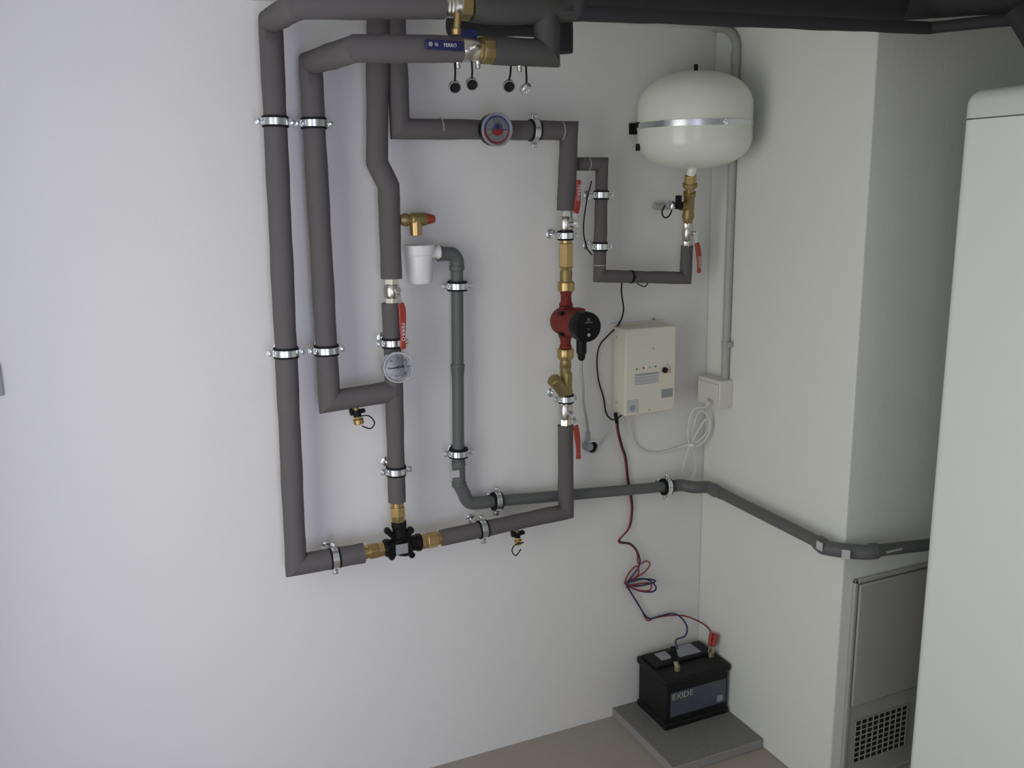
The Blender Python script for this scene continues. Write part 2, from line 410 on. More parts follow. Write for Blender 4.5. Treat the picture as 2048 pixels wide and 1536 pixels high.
# around the three-way valve
brass_union(W(794, 1003, O), W(797, 1043, O), .0205, 'brass union on top of the black three-way valve')
brass_union(W(727, 1106, O), W(768, 1097, O), .0215, 'brass union left of the black three-way valve')
brass_union(W(884, 1076, O), W(842, 1084, O), .0215, 'brass union right of the black three-way valve')
t = thing('three_way_valve', W(803, 1088, O), 'black three-way valve joining the two bottom pipes and the vertical pipe', 'three-way valve')
c = W(803, 1089, O); l_ = W(768, 1097, O); r_ = W(842, 1084, O); u_ = W(797, 1043, O)
mb = MB().cyl(l_, c, .0205).cyl(c, r_, .0205).cyl(u_, c, .0185)
for p, q, rr_ in ((l_, c, .0235), (r_, c, .0235), (u_, c, .0205)):
    d = (q-p).normalized(); mb.lathe(p, d, [(0, rr_*.9), (.002, rr_), (.013, rr_), (.016, rr_*.85)], 10)
mb.lathe(c+NB*-.012, NB, [(0, .026), (.03, .026), (.036, .022)], 24)
mb.build('valve_body', M_black, t, bevel=.001)
for (px, py) in ((775, 1062), (821, 1060), (783, 1113), (823, 1109)):
    e = W(px, py, O+.006); d = (c-e); MB().cyl(e+Y*.007, e-Y*.007, .0085, n=14).box(e+d*.35, (.014, .012, d.length*.7), (d.cross(Y).normalized(), Y, d.normalized())).build('bolt_ear', M_black, t, bevel=.001)
p = c+NB*.024; MB().lathe(p, NB, [(0, .019), (.016, .018), (.019, .014)], 24).build('actuator_seat', M_black, t)
p = W(804, 1098, O+.044); MB().box(p, (m2(25, p), .002, m2(21, p))).build('label_plate', M_stick, t, label='grey label plate', bevel=.0005)

# ball valves
def ball_valve(p, q, r, stem, lever_pts, label, letters=None, grip_w=.0165, lm=M_redp, group='red-lever ball valves', cat='valve', name='ball_valve'):
    p, q, d, L = axis_pts(p, q); root = thing(name, p, label, cat, group)
    mb = MB().hex(p, p+d*L*.26, r*.98).hex(q-d*L*.26, q, r*.98)
    mb.lathe(p, d, [(L*.18, r*.72), (L*.25, r*.95), (L*.38, r*1.08), (L*.5, r*1.12), (L*.62, r*1.08), (L*.75, r*.95), (L*.82, r*.72)], 28)
    mb.build('valve_body', M_nick, root, bevel=.0006)
    c = p+d*L*.5; s = V(stem)
    MB().cyl(c, s, r*.42).build('stem', M_nick, root)
    MB().hex(s-(s-c).normalized()*.001, s+(s-c).normalized()*.006, r*.40).build('stem_nut', M_zinc, root)
    pts = [V(x) for x in lever_pts]
    side = d.cross((s-c)).normalized()
    ld = (pts[-1]-pts[0]).normalized(); wdir = ld.cross(NB).normalized()
    k0 = max(1, len(pts)//3)
    sm = crom([s]+pts, 6); cut = int(len(sm)*.34)
    MB().strip(sm[:cut+2], lambda f: .014 if f < .2 else .010, .002, wdir).build('lever_plate', M_zinc, root)
    g = sm[cut:]
    h = MB().strip(g, lambda f: grip_w*(.72+.28*math.sin(math.pi*min(1, f*1.15+.12))) if f < .9 else grip_w*(.80), .0075, wdir).build('lever_grip', lm, root, bevel=.0028, label='vinyl-coated lever grip', seg=3)
    if letters:
        a, b = g[int(len(g)*.25)], g[int(len(g)*.92)]; dd = (b-a).normalized(); c = a.lerp(b, .5 if letters[1] is None else letters[1])
        nn = (NB-dd*NB.dot(dd)).normalized(); right = dd if letters[2] else -dd; up = nn.cross(right)
        text(letters[0], grip_w*.62, c+nn*.0045, right, up, M_wink, h, width=(b-a).length*letters[3])
    return root
OL = O+.045
PG = lambda y, x=1377: W(x+(420-y)*.06, y, .095+(450-y)*.00045)
p = W(783, 556, O); q = W(784, 608, O)
ball_valve(p, q, .0190, W(795, 580, O+.034), [W(799, 600, OL), W(804, 620, OL), W(805, 655, OL), W(806, 698, OL)],
           'ball valve with red lever pointing down, just above the silver gauge', ('FERRO', .62, True, .5), grip_w=.0185)
ball_valve(W(1131, 474, O), W(1132, 420, O), .0182, W(1151, 450, O+.034), [W(1150, 432, OL+.004), W(1154, 415, OL), W(1156, 390, OL), W(1157, 360, OL)],
           'ball valve with red lever pointing up, above the hexagonal brass check valve', ('FERRO', .6, False, .62))
ball_valve(W(1131, 794, O), W(1131, 851, O), .0182, W(1145, 830, O+.034), [W(1150, 845, OL+.004), W(1153, 862, OL), W(1156, 888, OL), W(1157, 918, OL)],
           'ball valve with red lever pointing down, below the brass strainer', None)
ball_valve(PG(444, 1377), W(1374, 492, .085), .0148, W(1391, 466, .12), [W(1392, 480, .125), W(1396, 497, .125), W(1398, 520, .125), W(1398, 546, .125)],
           'small ball valve with red lever pointing down, under the white expansion tank', ('FERRO', .6, True, .5), grip_w=.015)
clamp(W(1131, 471, O), Z, .0180, NB, O, 'silver clamp with its screw head showing, above the hexagonal brass check valve', stud=True)
clamp(W(1132, 797, O), Z, .0180, NB, O, 'silver clamp just below the brass strainer')
for (px, py, nm) in ((1103, 468, 0), (1098, 777, 1)): pass

# pump line brass
P = lambda y, x=1132: W(x, y, O)
t = thing('check_valve', P(528), 'bright hexagonal brass check valve above the pump', 'check valve')
MB().hex(P(486), P(534), .0205, rot=.1).build('valve_body', M_brass, t, bevel=.001)
MB().cyl(P(534), P(540), .0185, .0150).cyl(P(480), P(487), .0150).build('end_collar', M_brass, t, bevel=.0004)
t = thing('brass_union', P(582), 'brass union nut on top of the red pump', 'pipe fitting')
LP(P(539), P(566), [(0, .0150), (.25, .0170), (.8, .0160), (1, .0185)]).build('tail_piece', M_brassd, t)
LP(P(563), P(582.5), [(0, .0205), (.08, .0230), (.9, .0230), (1, .0205)], 10).build('union_nut', M_brass, t, bevel=.0006)
t = thing('brass_union', P(745), 'brass union nut and tube under the red pump', 'pipe fitting')
LP(P(697, 1131), P(719, 1131), [(0, .0215), (.08, .0232), (.7, .0232), (1, .0190)], 10).build('union_nut', M_brass, t, bevel=.0006)
LP(P(717, 1131), P(746, 1131), [(0, .0150), (.35, .0150), (.4, .0165), (.5, .0150), (.56, .0165), (.66, .0150), (1, .0150)]).build('tail_piece', M_brassd, t)
t = thing('strainer', P(790), 'brass Y-strainer with its branch pointing up left, below the pump', 'strainer')
MB().hex(P(744), P(762), .0178).cyl(P(758), P(784), .0165).hex(P(778), P(796), .0190).build('valve_body', M_brassd, t, bevel=.0008)
b0 = P(790, 1133); b1 = W(1105, 757, O+.016); MB().cyl(b0, b0.lerp(b1, .9), .0185, .0168).build('branch', M_brassd, t)
LP(b0.lerp(b1, .78), b1, [(0, .0170), (.1, .0185), (.75, .0185), (1, .0130)], 12).build('branch_cap', M_brassd, t)

# pump
t = thing('circulation_pump', P(640), 'red circulation pump with round black motor head', 'pump')
pc = W(1131, 643, O)
mb = MB().lathe(P(581), -Z, [(0, .0150), (.004, .0165), (.008, .0165), (.012, .0135), (.030, .0150), (.04, .02)], 24)
mb.lathe(P(698, 1131), Z, [(0, .0150), (.004, .0165), (.010, .0165), (.014, .0135), (.026, .0150), (.04, .02)], 24)
mb.lathe(pc+Y*.030, NB, [(0, .022), (.004, .034), (.012, .0375), (.045, .0385), (.050, .036)], 36)
mb.box(pc+X*-.026+NB*.004, (.018, .03, .030)); mb.box(pc+V((0, -.004, 0)), (.030, .028, .085))
mb.build('pump_housing', M_pump, t, bevel=.002)
hd = pc + NB*.020
MB().lathe(hd, NB, [(0, .034), (.006, .0385), (.014, .0385), (.016, .0365), (.069, .0350)], 36).build('motor_housing', M_pump, t)
for sx, sz in ((-1, 1), (-1, -1), (1, 1), (1, -1)):
    e = hd + V((sx*.0275, -.001, sz*.0275))
    MB().cyl(e, e+NB*.017, .0062, n=14).lathe(e+NB*.016, NB, [(0, .0042), (.002, .0042)], 6).build('flange_bolt', M_black, t)
hh = hd + NB*.066 + X*.002
hb = MB().lathe(hh, NB, [(0, .036), (.002, .0395), (.030, .0395), (.036, .038), (.038, .035), (.038, .0001)], 44).build('control_head', M_blackg, t, label='round black control head', sharp=30)
ff = hh + NB*.0383
text('GRUNDFOS', .0052, ff+V((.001, 0, .0130)), X, Z, M_stick, hb, width=.022)
mb = MB()
for (a0, b0, a1, b1) in ((-.004, .0235, .004, .0175), (.004, .0235, -.004, .0175)):
    mb.strip([ff+V((a0, 0, b0)), ff+V((a1, 0, b1))], .0014, .0006, X)
mb.build('emblem', M_stick, hb)
MB().box(ff+V((0, 0, -.004)), (.007, .0006, .0012)).build('light_bar', M_stick, hb)
MB().lathe(ff+V((.001, 0, -.0195)), NB, [(0, .0046), (.001, .0046), (.0015, .003)], 20).build('push_button', M_conduit, hb, label='pale round button')
MB().box(hd+V((.018, -.020, .036)), (.022, .040, .007)).build('terminal_cover', M_pump, t, bevel=.002)
cx = hh + V((-.002, -.004, -.036))
cn = MB().lathe(cx, -Z, [(-.004, .0125), (.002, .0135), (.036, .0135), (.038, .0105), (.050, .0098), (.056, .006)], 12).build('cable_connector', M_black, t, bevel=.0008)

# pump cable, plug and socket
t = thing('power_cable', cx-Z*.056, 'thin grey pump cable hanging down to the round wall socket', 'cable')
c0 = cx-Z*.054
pts = [c0, c0-Z*.03, W(1166, 775, .175), W(1167, 805, .15), W(1174, 845, .10), W(1176, 868, .075)]
MB().tube(crom(pts), .0036).build('cord', M_gcable, t)
pl = W(1175, 887, .055)
MB().tube(crom([W(1176, 866, .077), W(1176, 873, .07), W(1175, 882, .062)], 4), .0075, n=14).lathe(W(1172, 891, .022), NB, [(0, .0135), (.018, .0135), (.024, .011), (.028, .006)], 24).build('plug', M_gcable, t, bevel=.0008)
t = thing('wall_socket', W(1181, 892, 0), 'round white wall socket with a grey plug in it', 'socket')
ps = W(1180, 892, 0)
MB().lathe(ps, NB, [(0, .0215), (.010, .0215), (.019, .0215), (.020, .0205), (.020, .0175), (.010, .0165), (.010, .0001)], 36).build('socket_ring', M_white, t)
MB().lathe(ps+NB*.0105, NB, [(0, .0162), (.0015, .0162)], 30).build('socket_face', M_black, t)

# safety valve
OS = O
t = thing('safety_valve', W(808, 441, OS), 'brass safety valve with red cap on the third pipe, above the white funnel', 'safety valve')
a = W(799, 440, OS); b = W(852, 438, OS); d = (b-a).normalized(); L = (b-a).length
MB().lathe(a, d, [(0, .0120), (.006, .0130), (.012, .0160), (.020, .0155), (.024, .0135), (.030, .0138), (.033, .0165), (L-.004, .0165), (L, .0145)], 20).build('valve_body', M_brassd, t, bevel=.0005)
e = W(831, 438, OS); f = W(832, 471, OS); f = V((e.x, e.y, f.z))
MB().cyl(e, f, .0160, n=24).build('outlet', M_brass, t, bevel=.0008)
MB().lathe(b, d, [(-.003, .0145), (.001, .0145), (.020, .0105), (.022, .009)], 12).build('cap', M_redp, t, bevel=.0006, label='red ribbed cap')
# drain funnel
t = thing('drain_funnel', W(838, 568, .055), 'white plastic funnel cup under the brass safety valve', 'funnel')
fc = W(838, 490, .062); fb = W(838, 568, .062); ht = fc.z-fb.z; rt = m2(31, fc); rb2 = m2(23, fc)
MB().lathe(fc, -Z, [(.012, rt*.90), (0, rt*.92), (0, rt), (.024, rt*.97), (.026, rt*.86), (ht-.010, rb2*1.06), (ht-.002, rb2*.95), (ht, rb2*.75), (ht, .0001)], 40).build('cup', M_white, t)
MB().lathe(fc-Z*.012, -Z, [(0, rt*.9), (.03, rt*.8), (.03, .0001)], 40).build('inner_wall', M_white, t)
o0 = fc-Z*.020+X*rt*.7; o1 = W(877, 507, .062); o1.z = o0.z
MB().cyl(o0, o1, .0150).lathe(o1-X*.004, X, [(0, .0178), (.006, .0178)], 28).build('side_outlet', M_white, t)

# drain pipe
OD = .045; rd = .0158
t = thing('drain_pipe', W(915, 720, OD), 'thin grey plastic drain pipe from the funnel, down and along the wall to the right', 'drain pipe')
d0 = W(878, 507, OD+.012); d1 = W(912, 508, OD); d2 = W(914, 540, OD)
elb = crom([d0, mid(d0, d1, .6), W(907, 510, OD+.003), W(914, 522, OD), d2], 6)
MB().tube(elb, .0178, n=22).lathe(d0-X*.004, X, [(0, .0195), (.010, .0195)], 24).build('elbow', M_pp, t)
MB().lathe(d2+Z*.012, -Z, [(0, .0195), (.012, .0195), (.014, .0175)], 24).build('coupling', M_pp, t)
d3 = W(917, 925, OD); MB().cyl(d2, d3, rd, n=24).build('pipe_section', M_pp, t)
cc = on_run(d2, d3, py=737); MB().lathe(cc+Z*.012, (d3-d2), [(0, .0178), (.006, .0195), (.012, .0178), (.030, .0170)], 24).build('coupling', M_pp, t)
d4 = W(918, 968, OD); d5 = W(938, 1005, OD); d6 = W(975, 1004, OD)
MB().lathe(d3+Z*.004, (d4-d3), [(0, .0185), (.01, .0195), (.014, .0178), ((d4-d3).length, .0178)], 24).build('coupling', M_pp, t)
MB().tube(crom([d4, d4.lerp(d5, .35)+V((.002, 0, -.004)), W(934, 1000, OD), W(946, 1006, OD), d6], 6), .0180, n=22).lathe(d4+Z*.006, -Z, [(0, .0195), (.010, .0200), (.014, .018)], 24).build('elbow', M_pp, t)
lb = W(911, 948, OD+rd+.0045); MB().box(lb+V((-.001, 0, 0)), (m2(19, lb), .0006, m2(15, lb))).build('label', M_lab, t, label='small white printed sticker')
d7 = W(1347, 972, OD); MB().cyl(d6, d7, rd, n=24).build('pipe_section', M_pp, t)
# bend into the corner, along the chimney's side
e0 = V((-.13, -OD, d7.z)); e1 = V((-OD, -.11, d7.z-.004)); 
s1 = S(1636, 1084, OD); s1.y = min(s1.y, -.40)
MB().tube([d7, V(((d7.x+e0.x)/2, -OD, d7.z)), e0], .0180, n=22).build('coupling', M_pp, t)
MB().tube(crom([e0, e0+V((.02, -.003, -.001)), e0.lerp(e1, .5), e1+V((-.003, .02, 0)), e1], 5), .0185, n=22).build('elbow', M_pp, t)
MB().lathe(e1, (s1-e1), [(-.002, .0185), (.006, .0200), (.02, .0200), (.024, .0175), (.05, .017)], 24).build('coupling', M_pp, t)
MB().cyl(e1, s1, rd, n=24).build('pipe_section', M_pp, t)
c1 = V((-OD, -DC+.02, s1.z-.006)); c2 = V((.045, -DC-OD, s1.z-.008)); f1 = Fc(1870, 1088, OD)
MB().tube(crom([s1, s1.lerp(c1, .7), c1, c1.lerp(c2, .5)+V((-.008, -.008, 0)), c2-X*.015, c2], 6), .0190, n=22).lathe(s1, s1-c1, [(-.02, .0205), (-.002, .0205), (.002, .019)], 24).build('elbow', M_pp, t)
lb = S(1639, 1092, OD+.0212); MB().box(lb, (.0006, .022, .022)).build('label', M_lab, t, label='small white printed sticker')
lb = V((-.030, -DC-.0365, s1.z-.004)); dg = V((1, -1, 0)).normalized(); MB().box(lb+V((-.004,-.004,0)), (.020, .0006, .024), (dg, V((1,1,0)).normalized(), Z)).build('label', M_lab, t, label='small white printed sticker')
MB().lathe(c2-X*.004, (f1-c2), [(0, .0190), (.004, .0205), (.02, .0205), (.024, .018)], 24).build('coupling', M_pp, t)
MB().cyl(c2, f1, rd, n=24).build('pipe_section', M_pp, t)
lb = mid(c2, f1, .28); MB().box(lb+NB*(rd+.0004)+Z*.002, (.055, .0008, .006)).build('printed_line', M_glue, t, label='pale printed text line')
for (a_, b_, kw, lab) in ((d2, d3, dict(py=572), 'open silver clamp on the drain pipe just below the white funnel'),
                          (d2, d3, dict(py=906), 'silver clamp low on the vertical drain pipe above its sticker'),
                          (d6, d7, dict(px=993), 'upright clamp with thick black rubber on the drain pipe, beside its lower bend'),
                          (d6, d7, dict(px=1333), 'upright clamp with thick black rubber on the drain pipe, near the room corner')):
    clamp(on_run(a_, b_, **kw), b_-a_, .0225, NB, OD, lab, rin=rd)

# gauges
def gauge(c, r, n, label, depth_, kind):
    c = V(c); root = thing('thermometer_gauge', c, label, 'gauge'); n = V(n).normalized()
    _, s, t_ = basis(n, Z); s = -s if s.x < 0 else s   # s right, t_ up
    up = t_
    MB().lathe(c-n*depth_, n, [(0, r*.25), (depth_*.3, r*.25), (depth_*.3, r*.86), (depth_*.42, r*.97), (depth_*.80, r*.97), (depth_-.0065, r*.97)], 44).build('case', M_zinc if kind == 1 else M_black, root)
    MB().lathe(c, n, [(-.006, r*.97), (-.006, r*1.0), (.0005, r), (.002, r*.97), (.002, r*.90), (-.003, r*.84)], 48).build('bezel', M_zinc if kind == 1 else M_stick, root)
    dial = MB().lathe(c, n, [(-.0035, r*.90), (-.0030, r*.90)], 48).build('dial', M_dial, root)
    z = -.0026
    def pt(a, q, h=0): a = math.radians(a); return c + s*(q*r*math.cos(a)) + up*(q*r*math.sin(a)) + n*(z+h)
    if kind == 1:
        mb = MB()
        for k in range(31): a = 225-270*k/30; mb.strip([pt(a, .74), pt(a, .80 if k % 5 else .84)], .0008, .0003, s.cross(n) if False else pt(a+90, 1)-c)
        mb.build('scale_marks', M_ink, dial)
        for k, num in enumerate(('0', '20', '40', '60', '80', '100', '120')):
            text(num, r*.17, pt(225-45*k, .60), s, up, M_ink, dial, 'numeral')
        MB().strip([pt(186, .66, .0012), pt(186, .2, .0012), pt(6, .30, .0012)], lambda f: .0012+.003*f, .0005, up).lathe(pt(0, 0), n, [(0, .0030), (.002, .0030)], 16).lathe(pt(8, .28), n, [(.0, .0038), (.0016, .0038)], 16).build('needle', M_ink, dial)
        text('WATTS', r*.16, pt(270, .55), s, up, M_ink, dial, 'lettering')
    else:
        for (a0, a1, mm, nm) in ((0, 180, M_bluink, 'blue_arc'), (180, 360, M_redink, 'red_arc')):
            k = 24; vs = []
            for i in range(k+1):
                a = a0+(a1-a0)*i/k; vs += [pt(a, .72), pt(a, .82)]
            MB().add(vs, [(2*i, 2*i+1, 2*i+3, 2*i+2) for i in range(k)]).build(nm, mm, dial)
        mb = MB()
        for a, q0, q1 in ((0, .3, .72), (180, .3, .72), (108, .3, .72), (215, .3, .66)): mb.strip([pt(a, q0), pt(a, q1)], .0011, .0004, pt(a+90, 1)-c)
        mb.build('scale_marks', M_ink, dial)
        kn = MB()
        for (a0, a1, q, mm) in ((0, 180, .30, 0), (180, 360, .36, 1)):
            k = 16; b = [pt(a0+(a1-a0)*i/k, q, .002) for i in range(k+1)] ; kn.poly(b, n*.0012, mm)
        kn.build('centre_disc', [M_bluink, M_redink], dial)
        MB().poly([pt(90, .44, .0034), pt(170, .14, .0034), pt(10, .14, .0034)], n*.0006).build('needle', M_ink, dial)
    return root
gd = W(797, 735, O+.055); gauge(gd, m2(32, gd), V((-.10, -1, .02)), 'round silver dial thermometer with white face, below the red lever', .050, 1)
gd = W(995, 259, O+.060); gauge(gd, m2(33, gd), V((-.03, -1, -.04)), 'round thermometer with red and blue centre on the upper cross pipe', .055, 2)

# drain cocks
def drain_cock(p, d, label, loop, capoff, r=.010):
    p = V(p); d = V(d).normalized(); root = thing('drain_cock', p, label, 'drain cock', 'small drain cocks')
    MB().cyl(p, p+d*.014, r*.75).build('nipple', M_brassd, root)
    s = d.cross(NB).normalized()
    mb = MB().cyl(p+d*.009, p+d*.026, r*.95); mb.box(p+d*.015+s*(-.006), (.030, .014, .009), (s, NB, d)); mb.box(p+d*.014+s*.013+d*-.003, (.008, .014, .016), (s, NB, d)); mb.build('knob', M_black, root, bevel=.0012)
    MB().hex(p+d*.025, p+d*.032, r*1.05).lathe(p+d*.032, d, [(0, r*1.1), (.001, r*1.25), (.012, r*1.25), (.014, r*1.05)], 12).build('cap', M_brass if capoff else M_nick, root, bevel=.0005, label='knurled metal cap')
    MB().tube(crom([V(q) for q in loop], 8), .0016, n=8).build('strap', M_rub, root)
    return root
p = W(711, 813, O)
drain_cock(p, -Z+X*.15, 'small drain cock with black knob under the elbow of the second pipe', [W(722, 832, O+.01), W(738, 832, O+.015), W(749, 845, O+.018), W(741, 857, O+.018), W(724, 852, O+.013)], 1, .0105)
p = W(1033, 1058, O)
drain_cock(p, -Z+X*.12, 'small drain cock hanging under the bottom horizontal pipe', [W(1047, 1085, O+.005), W(1030, 1090, O+.016), W(1024, 1102, O+.016), W(1032, 1111, O+.014), W(1042, 1098, O+.010)], 1, .0085)

# expansion tank line
TK = W(1389, 250, .148); TB = W(1389, 338, .148)
t = thing('tank_tee', PG(443), 'aged brass tee under the white expansion tank, above the small ball valve', 'pipe fitting')
LP(PG(384), PG(436), [(0, .0170), (.16, .0170), (.20, .0150), (.80, .0150), (.84, .0168), (1, .0168)], 24).cyl(PG(412), W(1361, 412, .115), .0125).build('tee_body', M_brassd, t)
LP(PG(435), PG(446), [(0, .0150), (1, .0135)], 8).build('tail_piece', M_brass, t, bevel=.0005)
t = thing('brass_union', PG(384), 'brass union joining the white expansion tank to its tee', 'pipe fitting')
MB().hex(PG(350), PG(367), .0168).build('tail_piece', M_brass, t, bevel=.0006)
MB().cyl(PG(374), PG(385), .0125).build('lower_tail_piece', M_brass, t)
MB().hex(PG(366), PG(375), .0205).build('union_nut', M_brassd, t, bevel=.0006)
dk = thing('drain_cock', W(1360, 411, .115), 'drain cock with black lever and hanging strap, beside the aged brass tee', 'drain cock', 'small drain cocks')
a = W(1363, 412, .115); b = W(1346, 411, .118)
MB().cyl(a, b, .0095).box(W(1357, 404, .13), (.011, .016, .036)).build('knob', M_black, dk, bevel=.0012)
a = W(1348, 411, .118); b = W(1336, 410, .124)
MB().hex(a, a.lerp(b, .4), .011).lathe(a.lerp(b, .3), b-a, [(0, .0125), (.012, .0130), (.014, .010)], 14).build('cap', M_zinc, dk, bevel=.0005, label='grey knurled cap')
MB().tube(crom([W(1330, 411, OG+.03), W(1324, 424, OG+.035), W(1329, 435, OG+.035), W(1338, 432, OG+.035), W(1344, 420, OG+.03)], 8), .0020, n=8).build('strap', M_rub, dk)
MB().cyl(W(1334, 413, .012), W(1308, 413, .012), .0095).build('outlet', M_conduit, dk, label='clear outlet spout')

t = thing('expansion_tank', TB, 'white round expansion tank strapped to the wall at upper right', 'expansion tank')
rT = m2(113.5, TK); zt_, zb_ = W(1390, 143, .148).z, W(1390, 338, .148).z; H = zt_-zb_
pr = []
for i in range(0, 13):
    g = math.pi/2*i/12; pr.append((H*.30*(1-math.cos(g)), max(rT*math.sin(g)**.85 if i else 1e-6, 1e-6)))
pr += [(H*.42, rT*1.0), (H*.58, rT*1.0)]
for i in range(1, 13):
    g = math.pi/2*i/12; pr.append((H*.64+H*.36*math.sin(g), max(rT*math.cos(g)**.80, 1e-6) if i < 12 else 1e-6))
tc = V((TK.x, TK.y, zb_))
MB().lathe(tc, Z, pr, 64).build('shell', M_tank, t, sharp=60)
zb = TK.z - .002
MB().lathe(V((tc.x, tc.y, zb)), Z, [(-.0075, rT+.0006), (-.0075, rT+.0020), (.0075, rT+.0020), (.0075, rT+.0006)], 64, closed=True).build('steel_band', M_zinc, t)
bk = V((tc.x, tc.y, zb)) + V((math.sin(-.02), -math.cos(.02), 0))*(rT+.003)
MB().box(bk, (.022, .008, .014)).cyl(bk+X*-.016, bk+X*.018, .0035, n=12).build('band_buckle', M_zinc, t, bevel=.0008)
MB().cyl(V((tc.x, tc.y, zt_-.003)), V((tc.x, tc.y, zt_+.012)), .0055).sph(V((tc.x, tc.y, zt_+.013)), .0062).build('air_valve', M_black, t)
MB().cyl(V((tc.x, tc.y, zb_+.01)), PG(351), .0125).build('tank_nipple', M_tank, t)
bp = MB().box((tc.x, -.004, zb), (rT*1.5, .008, .03))
for sz_ in (0, -.058): bp.box((tc.x-rT*.955, tc.y+rT*.33, zb+sz_+.004), (.004, .016, .014 if sz_ == 0 else .018))
bp.box((tc.x-rT*.2, (tc.y+rT*.9)/2, zb), (.03, abs(tc.y+rT*.9)+.004, .02))
bp.build('wall_bracket', M_black, t)

# upper valves at the ceiling
t = thing('brass_union', W(953, 98, OT), 'brass union right of the blue-handled valve near the ceiling', 'pipe fitting')
vb = W(936, 98, OT); vb.z = C_r.z
MB().hex(vb+X*.021, vb+X*.030, .026).lathe(vb+X*.028, X, [(0, .0245), (.002, .0275), (.024, .0275), (.027, .024)], 10).build('union_nut', M_brassd, t, bevel=.0008)
t = thing('ball_valve', vb, 'nickel ball valve with a long dark blue lever pointing left, near the ceiling', 'valve')
MB().lathe(vb, X, [(-.022, .020), (-.016, .0235), (0, .0250), (.016, .0235), (.022, .020)], 28).build('valve_body', M_nick, t)
st = vb + NB*.030
MB().cyl(vb, st+NB*.004, .008).build('stem', M_nick, t); MB().sph(st+NB*.006, .0060, a=NB).build('stem_nut', M_nick, t)
lv = W(850, 94, OT+.035); lv.z = st.z+.001
MB().strip([st, st.lerp(lv, .2)], .011, .003, Z).build('lever_plate', M_zinc, t)
lg = MB().strip([st.lerp(lv, .22), st.lerp(lv, .5), lv], .0185, .007, Z).build('lever_grip', M_blue, t, bevel=.0025, label='dark blue lever grip')
text('FERRO', .010, st.lerp(lv, .50)+NB*.0042, X, Z, M_wink, lg, width=.026)
MB().box(st.lerp(lv, .78)+NB*.0040, (.006, .0006, .006)).lathe(st.lerp(lv, .90)+NB*.0036, NB, [(0, .0045), (.0006, .0045)], 16).build('emblem', M_stick, lg)
bt = V((vb.x+.002, vb.y-.005, vb.z))
MB().box(bt+Z*.030, (.033, .012, .017)).cyl(bt+Z*.015, bt+Z*.026, .006).build('butterfly_handle', M_blue, t, bevel=.002, label='blue butterfly handle')
# upper run valve
t = thing('ball_valve', W(897, 15, OT), 'silver threaded valve body in the topmost pipe, cut by the upper frame edge', 'valve')
va = V((A_r.x, A_r.y, A_r.z)); 
MB().lathe(va, X, [(-.004, .016)]+[(.004*i+.0005, .0235-.002*(i % 2)) for i in range(0, 8)]+[(.031, .0265), (.034, .0265)], 24).build('valve_body', M_nick, t)
MB().hex(va+X*.034, va+X*.058, .027).build('union_nut', M_brassd, t, bevel=.001)
t = thing('filling_pipe', W(912, 80, OT), 'slim brass pipe piece between the topmost pipe and the dark blue lever', 'pipe fitting')
fx = W(911, 60, OT+.028)
MB().cyl(V((va.x+.020, fx.y, va.z-.018)), V((fx.x+.002, fx.y, C_r.z+.024)), .0075).lathe(V((fx.x+.002, fx.y, C_r.z+.022)), Z, [(0, .009), (.010, .010), (.012, .0085)], 10).build('tube', M_brass, t)
# pipe A continued to the ceiling duct
A5 = va+X*.060; A6 = None
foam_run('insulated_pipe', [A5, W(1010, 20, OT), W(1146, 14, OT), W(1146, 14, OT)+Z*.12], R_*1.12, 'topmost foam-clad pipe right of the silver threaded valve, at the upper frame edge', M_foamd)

# test nipples and hanging caps
caps = ((909, 127, 910, 174, 'leftmost of the four small metal caps hanging from straps below the ceiling pipes', 0),
        (943, 128, 944, 168, 'second from the left of the four small metal caps hanging on straps', 0),
        (1022, 133, 1018, 172, 'third from the left of the four small metal caps hanging on straps', 0),
        (1051, 133, 1053, 179, 'rightmost of the four small metal caps hanging on straps, showing its shiny side', 1))
for (x0_, y0_, x1_, y1_, lab, back_) in caps:
    top = W(x0_, y0_-12, OT); cpt = W(x1_, y1_, OT); 
    t = thing('hanging_cap', cpt, lab, 'valve cap', 'caps hanging from straps')
    n = V((-.25, -1, -.55 if not back_ else -.9)).normalized() if not back_ else V((.1, -.75, -.8)).normalized()
    rc = m2(12.5, cpt)
    if back_: MB().lathe(cpt, n, [(-.006, rc*.86), (-.005, rc), (.003, rc), (.005, rc*.9), (.005, rc*.35), (.003, rc*.3)], 26).build('cap', M_zinc, t)
    else:
        MB().lathe(cpt, n, [(-.006, .0001), (-.006, rc*.9), (-.004, rc), (.004, rc), (.004, rc*.84), (-.001, rc*.80), (-.001, .0001)], 26).build('cap', M_zinc, t)
        MB().lathe(cpt, n, [(0, rc*.80), (.0008, rc*.80)], 26).build('rubber_seal', M_rub, t)
    MB().tube(crom([top, top.lerp(cpt, .5)+X*.001, cpt+Z*rc*.85], 6), .0022, n=8).build('strap', M_rub, t)
for (x_, y_, lab) in ((916, 130, 'left silver hose nipple below the dark blue lever'), (956, 130, 'silver hose nipple below the brass union at the ceiling'), (1039, 136, 'silver nipple between the two right hanging straps')):
    a = W(x_, y_-16, OT); b = W(x_, y_+8, OT)
    t = thing('hose_nipple', b, lab, 'hose nipple')
    L = (a-b).length
    MB().lathe(b, Z, [(0, .0035), (.001, .0050), (L*.35, .0052), (L*.38, .0044), (L*.5, .0052), (L*.7, .0052), (L*.72, .0044), (L, .0046)], 16).build('barbed_tip', M_nick, t)

